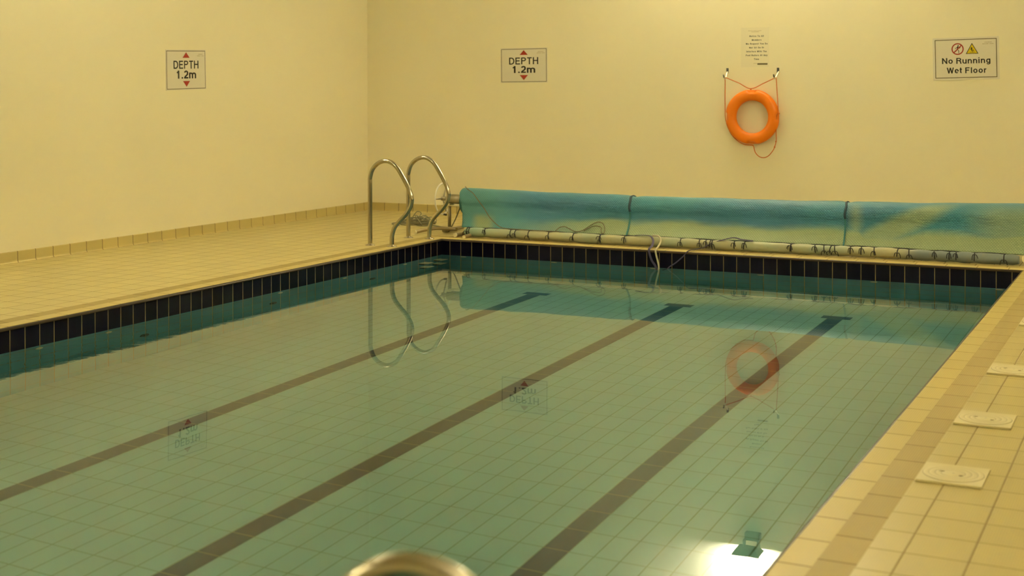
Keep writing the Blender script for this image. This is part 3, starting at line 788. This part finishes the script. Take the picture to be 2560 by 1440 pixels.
for i in range(61):
    x = X0+0.006 + (X1-X0-0.012)*i/60
    ra.append([core.verts.new((x, YA+0.128*math.cos(2*PI*k/N), axis_z(x)+0.128*math.sin(2*PI*k/N))) for k in range(N)])
for A, B in zip(ra, ra[1:]):
    for k in range(N): core.faces.new((A[k], A[(k+1) % N], B[(k+1) % N], B[k])).smooth = True
core.faces.new(ra[0]); core.faces.new(list(reversed(ra[-1])))
obj('inner_wraps', core, M_TEALW, rol)
zl = 0.35
for a, b in ((-0.262, X0+0.03), (X1-0.03, X1+0.22)): obj('axle_end', tube([(a, YA, zl), (b, YA, zl)], 0.05, 28), M_ALU, rol)
for xs, sg in ((-0.243, -1), (X1+0.2, 1)):
    st = obj('stand', tube([(xs, YA, 0.03), (xs, YA, 0.30)], 0.0195, 16), M_ALU, rol)
    sd = obj('bearing_block', box(xs-0.03, xs+0.03, YA-0.055, YA+0.055, 0.285, 0.305, bev=0.003), M_CREAMP, st)
    a, b = sorted((xs-sg*0.0, xs-sg*0.15)); obj('cover_guide', box(a, b, YA-0.03, YA+0.03, 0.276, 0.285, bev=0.002), M_CREAMP, st)
    obj('foot_tube', tube([(xs, YA-0.13, 0.024), (xs, YA+0.30, 0.024)], 0.0195, 14), M_ALU, st)
M_FOOT = plain('tarnished_tube', (0.33, 0.26, 0.13), 0.3, 0.4, 0.5, 0.15, 10)
def foot(pts, capr=0.021):
    f = obj('floor_tube', tube(smooth_path(pts, 5), 0.0195, 14), M_FOOT, rol)
    a, b = Vector(pts[0]), Vector(pts[1]); d = (a-b).normalized()
    obj('end_cap', tube([a-d*0.012, a+d*0.006], capr, 16), M_CREAMP, f)
foot([(-0.435, 0.205, 0.0235), (-0.385, 0.30, 0.040), (-0.30, 0.40, 0.052), (-0.19, 0.45, 0.052), (-0.075, 0.455, 0.045)])
foot([(0.073, 0.150, 0.0235), (0.085, 0.235, 0.026), (0.10, 0.40, 0.03)])
foot([(0.213, 0.085, 0.018), (0.215, 0.14, 0.0198), (0.22, 0.20, 0.022)], 0.017)
foot([(5.575, 0.20, 0.07), (5.585, 0.30, 0.07), (5.60, 0.45, 0.06)], 0.045)
# hand wheel
wx = -0.325
rim = bmesh.new(); add_tube(rim, [(wx, YA+0.165*math.cos(2*PI*k/48), zl+0.165*math.sin(2*PI*k/48)) for k in range(48)], 0.0085, 10, closed=True)
hwheel = obj('hand_wheel', rim, M_WHITE, rol)
sp3 = bmesh.new()
for a in (0.05, 0.05+2*PI/3, 0.05+4*PI/3): add_tube(sp3, [(wx, YA, zl), (wx, YA-0.163*math.cos(a), zl+0.163*math.sin(a))], 0.008, 8)
obj('spokes', sp3, M_ALU, hwheel)
obj('hub', tube([(wx-0.012, YA, zl), (-0.262, YA, zl)], 0.022, 18), M_ALU, hwheel)
obj('crank_knob', tube([(wx+0.005, YA+0.01, zl-0.168), (wx+0.04, YA+0.01, zl-0.172)], 0.011, 10), M_LAMPB, hwheel)
# leading edge float tube, with ties
pts, rad = [], []
TIES = [(0.159, 0), (0.185, .02), (0.379, 0), (0.668, .015), (0.725, -.02), (0.872, 0), (1.092, .02), (1.368, -.02), (1.646, .05), (1.662, -.05), (1.91, 0), (2.485, 0), (2.665, .03), (2.727, .04), (2.775, -.01), (2.79, .02), (3.001, .02), (3.105, -.03), (3.525, .05), (3.54, -.04), (3.748, .05), (3.83, .05), (3.905, -.06), (3.925, .06), (4.075, 0), (4.171, 0), (4.281, .03), (4.494, -.03), (4.584, .03), (4.796, .05), (4.93, 0), (4.985, .01), (5.139, 0), (5.38, 0)]
for i in range(421):
    x = 0.13 + (5.50-0.13)*i/420; y, z = tube_c(x); pts.append((x, y, z))
    e = min(1, (x-0.13)/0.06, (5.50-x)/0.05); rad.append(RT*(0.75+0.25*max(0, e))*(1-0.13*max(math.exp(-((x-q)/0.035)**2) for q, _ in TIES)) + 0.001*math.sin(x*9))
def tube_mat():
    t = NT('faded_float_tube'); p = t.pos(); n = t.noise(2.2, 3); n2 = t.noise(14, 3)
    c = t.mix(t.ramp(n, 0.35, 0.7), (0.45, 0.43, 0.26), (0.32, 0.39, 0.29))
    c = t.mix(t.math('MULTIPLY', t.ramp(p[0], 4.4, 4.7), 0.85), c, (0.16, 0.20, 0.22))
    c = t.mix(t.math('MULTIPLY', t.ramp(p[0], 0.6, 0.25), 0.6), c, (0.24, 0.42, 0.36))
    c = t.mix(t.math('MULTIPLY', t.ramp(n2, 0.6, 0.75), 0.3), c, (0.3, 0.27, 0.14))
    t.bsdf(c, 0.45, 0, 0.4); return t.m
ft = obj('float_tube', tube(pts, rad, 20), tube_mat(), rol)
def tie_pts(x, lean, a0=-150, a1=120, r=RT+0.0035):
    out = []
    for k in range(15):
        a = math.radians(a0+(a1-a0)*k/14); y, z = tube_c(x)
        out.append((x+lean*(k/14-0.5), y-r*math.sin(a+PI/2)*1.0 if False else y+r*math.cos(math.radians(90)+a), z+r*math.sin(math.radians(90)+a)))
    return out
for x, ln in TIES:
    bm = bmesh.new(); add_tube(bm, tie_pts(x, ln*0.6, r=RT*0.89+0.004), 0.0046, 6)
    y, z = tube_c(x); r = RT+0.003; k0 = math.radians(random.choice((55, 80, 95)))
    fy, fz = y-r*math.sin(k0), z+r*math.cos(k0); fx = x+ln*0.6*((math.degrees(k0)+150)/270-0.5)
    for s_ in (-1, 1):
        q = random.uniform(0.014, 0.030)
        add_tube(bm, smooth_path([(fx, fy-0.002, fz), (fx+s_*q*0.6, fy-0.010, fz+0.004), (fx+s_*q, fy-0.012, fz-0.016), (fx+s_*q*1.1, fy-0.006, max(0.006, fz-random.uniform(0.025, 0.045)))], 3), 0.0032, 6)
    obj('tie_cord', bm, M_BLACKP, ft)
sp_ = [(x, tube_c(x)[0]+0.004, tube_c(x)[1]+RT*0.97+0.0035*math.sin(x*17)) for x in [0.19+5.2*k/120 for k in range(121)]]
obj('lacing_cord', tube(sp_, 0.0036, 6), M_BLACKP, ft)
# two webbing straps tied round the roll
for xs, w_, dx in ((1.845, 0.021, 0.075), (3.972, 0.017, 0.035)):
    p2 = []; zc = axis_z(xs)
    for k in range(25):
        a = math.radians(-150 + 152*k/24); p2.append((xs+0.006*math.sin(k*.5)+dx*0.4*max(0, k-14)/10, YA-(RR-0.006)*math.cos(a), zc-(RR-0.006)*math.sin(a)))
    up = p2[:]; ys, zs = up[-1][1], up[-1][2]
    obj('tie_strap', tube(up, 0.01, flat=(w_, 0.012)), M_NAVYW, rol)
    ty_, tz_ = tube_c(xs)
    lo_ = [(xs+0.006*math.sin(12)+dx*(0.4+0.6*k/8), ys + (ty_+0.012-ys)*((k/8)**1.6)-0.004, zs + (tz_+RT-zs)*(k/8)) for k in range(9)]
    obj('tie_strap', tube(lo_, 0.01, flat=(w_*0.75, 0.009)), M_TEALW, rol)

# ------------------------------------------------------------------ loose cords and ropes
def front_y(z, x):                                # where the cover's front face is at height z
    zc = axis_z(x)
    if z >= zc: return YA - math.sqrt(max(0.0004, RR*RR-(z-zc)**2))
    ys, zs = YA-RR, zc; ty_, tz_ = tube_c(x); ez = tz_+RT-0.004
    s = min(1, max(0, (zs-z)/(zs-ez))); return ys + (ty_+0.012-ys)*(s**1.6)
CR = 0.0048
pl = [(-0.05, 0.60, 0.487), (0.005, 0.53, 0.474)]
for x, z in [(0.06, 0.45), (0.11, 0.428), (0.185, 0.365), (0.269, 0.28), (0.354, 0.204), (0.448, 0.150), (0.532, 0.115), (0.605, 0.104)]:
    pl.append((x, front_y(z, x)-0.019, z))
for x in (0.71, 0.873, 1.074, 1.2):
    y, z = tube_c(x); pl.append((x, y-0.012, z+RT+0.006))
o = obj('loose_cord', tube(smooth_path(pl, 6), CR, 8), M_GREYC)
tag(o, 'thin grey cord slanting down the left end of the rolled pool cover', 'cord')
pl = []
for x, z in [(1.155, 0.105), (1.18, 0.135), (1.23, 0.146), (1.289, 0.130), (1.348, 0.112), (1.397, 0.108), (1.446, 0.124), (1.504, 0.170), (1.563, 0.20), (1.621, 0.192), (1.664, 0.15), (1.678, 0.112), (1.655, 0.105), (1.635, 0.130), (1.621, 0.155), (1.563, 0.166), (1.504, 0.150), (1.456, 0.117)]:
    pl.append((x, front_y(z, x)-0.02, z))
o = obj('loose_cord', tube(smooth_path(pl, 5), CR*0.9, 8), M_GREYC)
tag(o, 'grey cord looping in waves against the lower left of the cover', 'cord')
y22, z22 = tube_c(2.2)
zt = z22+RT+0.006
o = obj('webbing_strap', tube(smooth_path([(2.02, y22-0.01, zt), (2.10, y22-0.015, zt+0.006), (2.18, y22-0.035, zt+0.003), (2.225, y22-0.075, 0.075), (2.24, 0.10, 0.035), (2.246, 0.02, 0.016), (2.250, -0.018, 0.0), (2.262, -0.022, -0.05), (2.28, -0.018, -0.10), (2.325, -0.03, -0.16), (2.34, -0.05, -0.26)], 6), 0.01, flat=(0.021, 0.004)), M_PURP)
tag(o, 'purple webbing strap hanging from the float tube into the water', 'strap')
o = obj('tow_rope', tube(smooth_path([(2.20, y22-0.02, zt+0.006), (2.27, y22-0.04, zt+0.004), (2.305, y22-0.08, 0.07), (2.310, 0.06, 0.022), (2.315, -0.016, 0.006), (2.325, -0.02, -0.05), (2.338, -0.018, -0.10), (2.355, -0.035, -0.16), (2.36, -0.08, -0.24)], 6), 0.0085, 10), M_PALER)
tag(o, 'pale rope dropping over the far pool edge beside the purple strap', 'rope')
pl = [(2.40, -0.06, -0.24), (2.443, -0.03, -0.16), (2.515, -0.022, -0.107), (2.586, -0.018, -0.045), (2.63, 0.0, 0.008), (2.68, 0.10, 0.018), (2.73, 0.165, 0.03)]
for x, z in ((2.80, 0.075), (2.87, 0.095), (2.95, 0.118), (3.01, 0.126), (3.07, 0.113), (3.18, 0.104)):
    y, zz = tube_c(x); pl.append((x, y-0.02, max(z, zz+RT*0.9 if x > 2.9 else z)))
o = obj('webbing_strap', tube(smooth_path(pl, 6), 0.01, flat=(0.022, 0.005)), M_PURP)
tag(o, 'grey purple strap running from the water up right onto the float tube', 'strap')
# tangle of rope on the deck behind the rails
pl = []
rnd = random.Random(3)
for k in range(34):
    c0 = (-0.93+0.17*math.sin(k*2.3), 1.12+0.10*math.cos(k*1.7)); a = k*1.9
    pl.append((c0[0]+0.10*math.cos(a), c0[1]+0.09*math.sin(a), 0.008+(0.10 if k % 3 == 1 else 0.03)*rnd.random()))
pl += [(-1.10, 1.30, 0.03), (-1.13, 1.34, 0.07), (-1.08, 1.35, 0.125), (-1.02, 1.33, 0.10), (-1.03, 1.25, 0.03)]
pl = [(-1.02, 0.86, 0.008), (-1.16, 0.95, 0.008), (-1.24, 1.07, 0.008), (-1.17, 1.15, 0.01)] + pl + [(-0.75, 1.05, 0.012), (-0.62, 1.0, 0.008), (-0.50, 0.92, 0.008), (-0.41, 0.85, 0.008), (-0.33, 0.83, 0.008)]
o = obj('tangled_rope', tube(smooth_path(pl, 5), 0.0055, 8), plain('grey_green_rope', (0.27, 0.26, 0.17), 0.8, 0, 0.3, 0.3, 40))
tag(o, 'tangled heap of grey rope on the deck behind the handrails', 'rope')
o = obj('hanging_cord', tube(smooth_path([(-0.075, 0.56, 0.30), (-0.10, 0.55, 0.24), (-0.14, 0.55, 0.15), (-0.19, 0.56, 0.07), (-0.225, 0.545, 0.008), (-0.26, 0.54, 0.007)], 6), 0.007, 8), M_GREYC)
tag(o, 'dark cord drooping from the roller axle beside the left stand', 'cord')
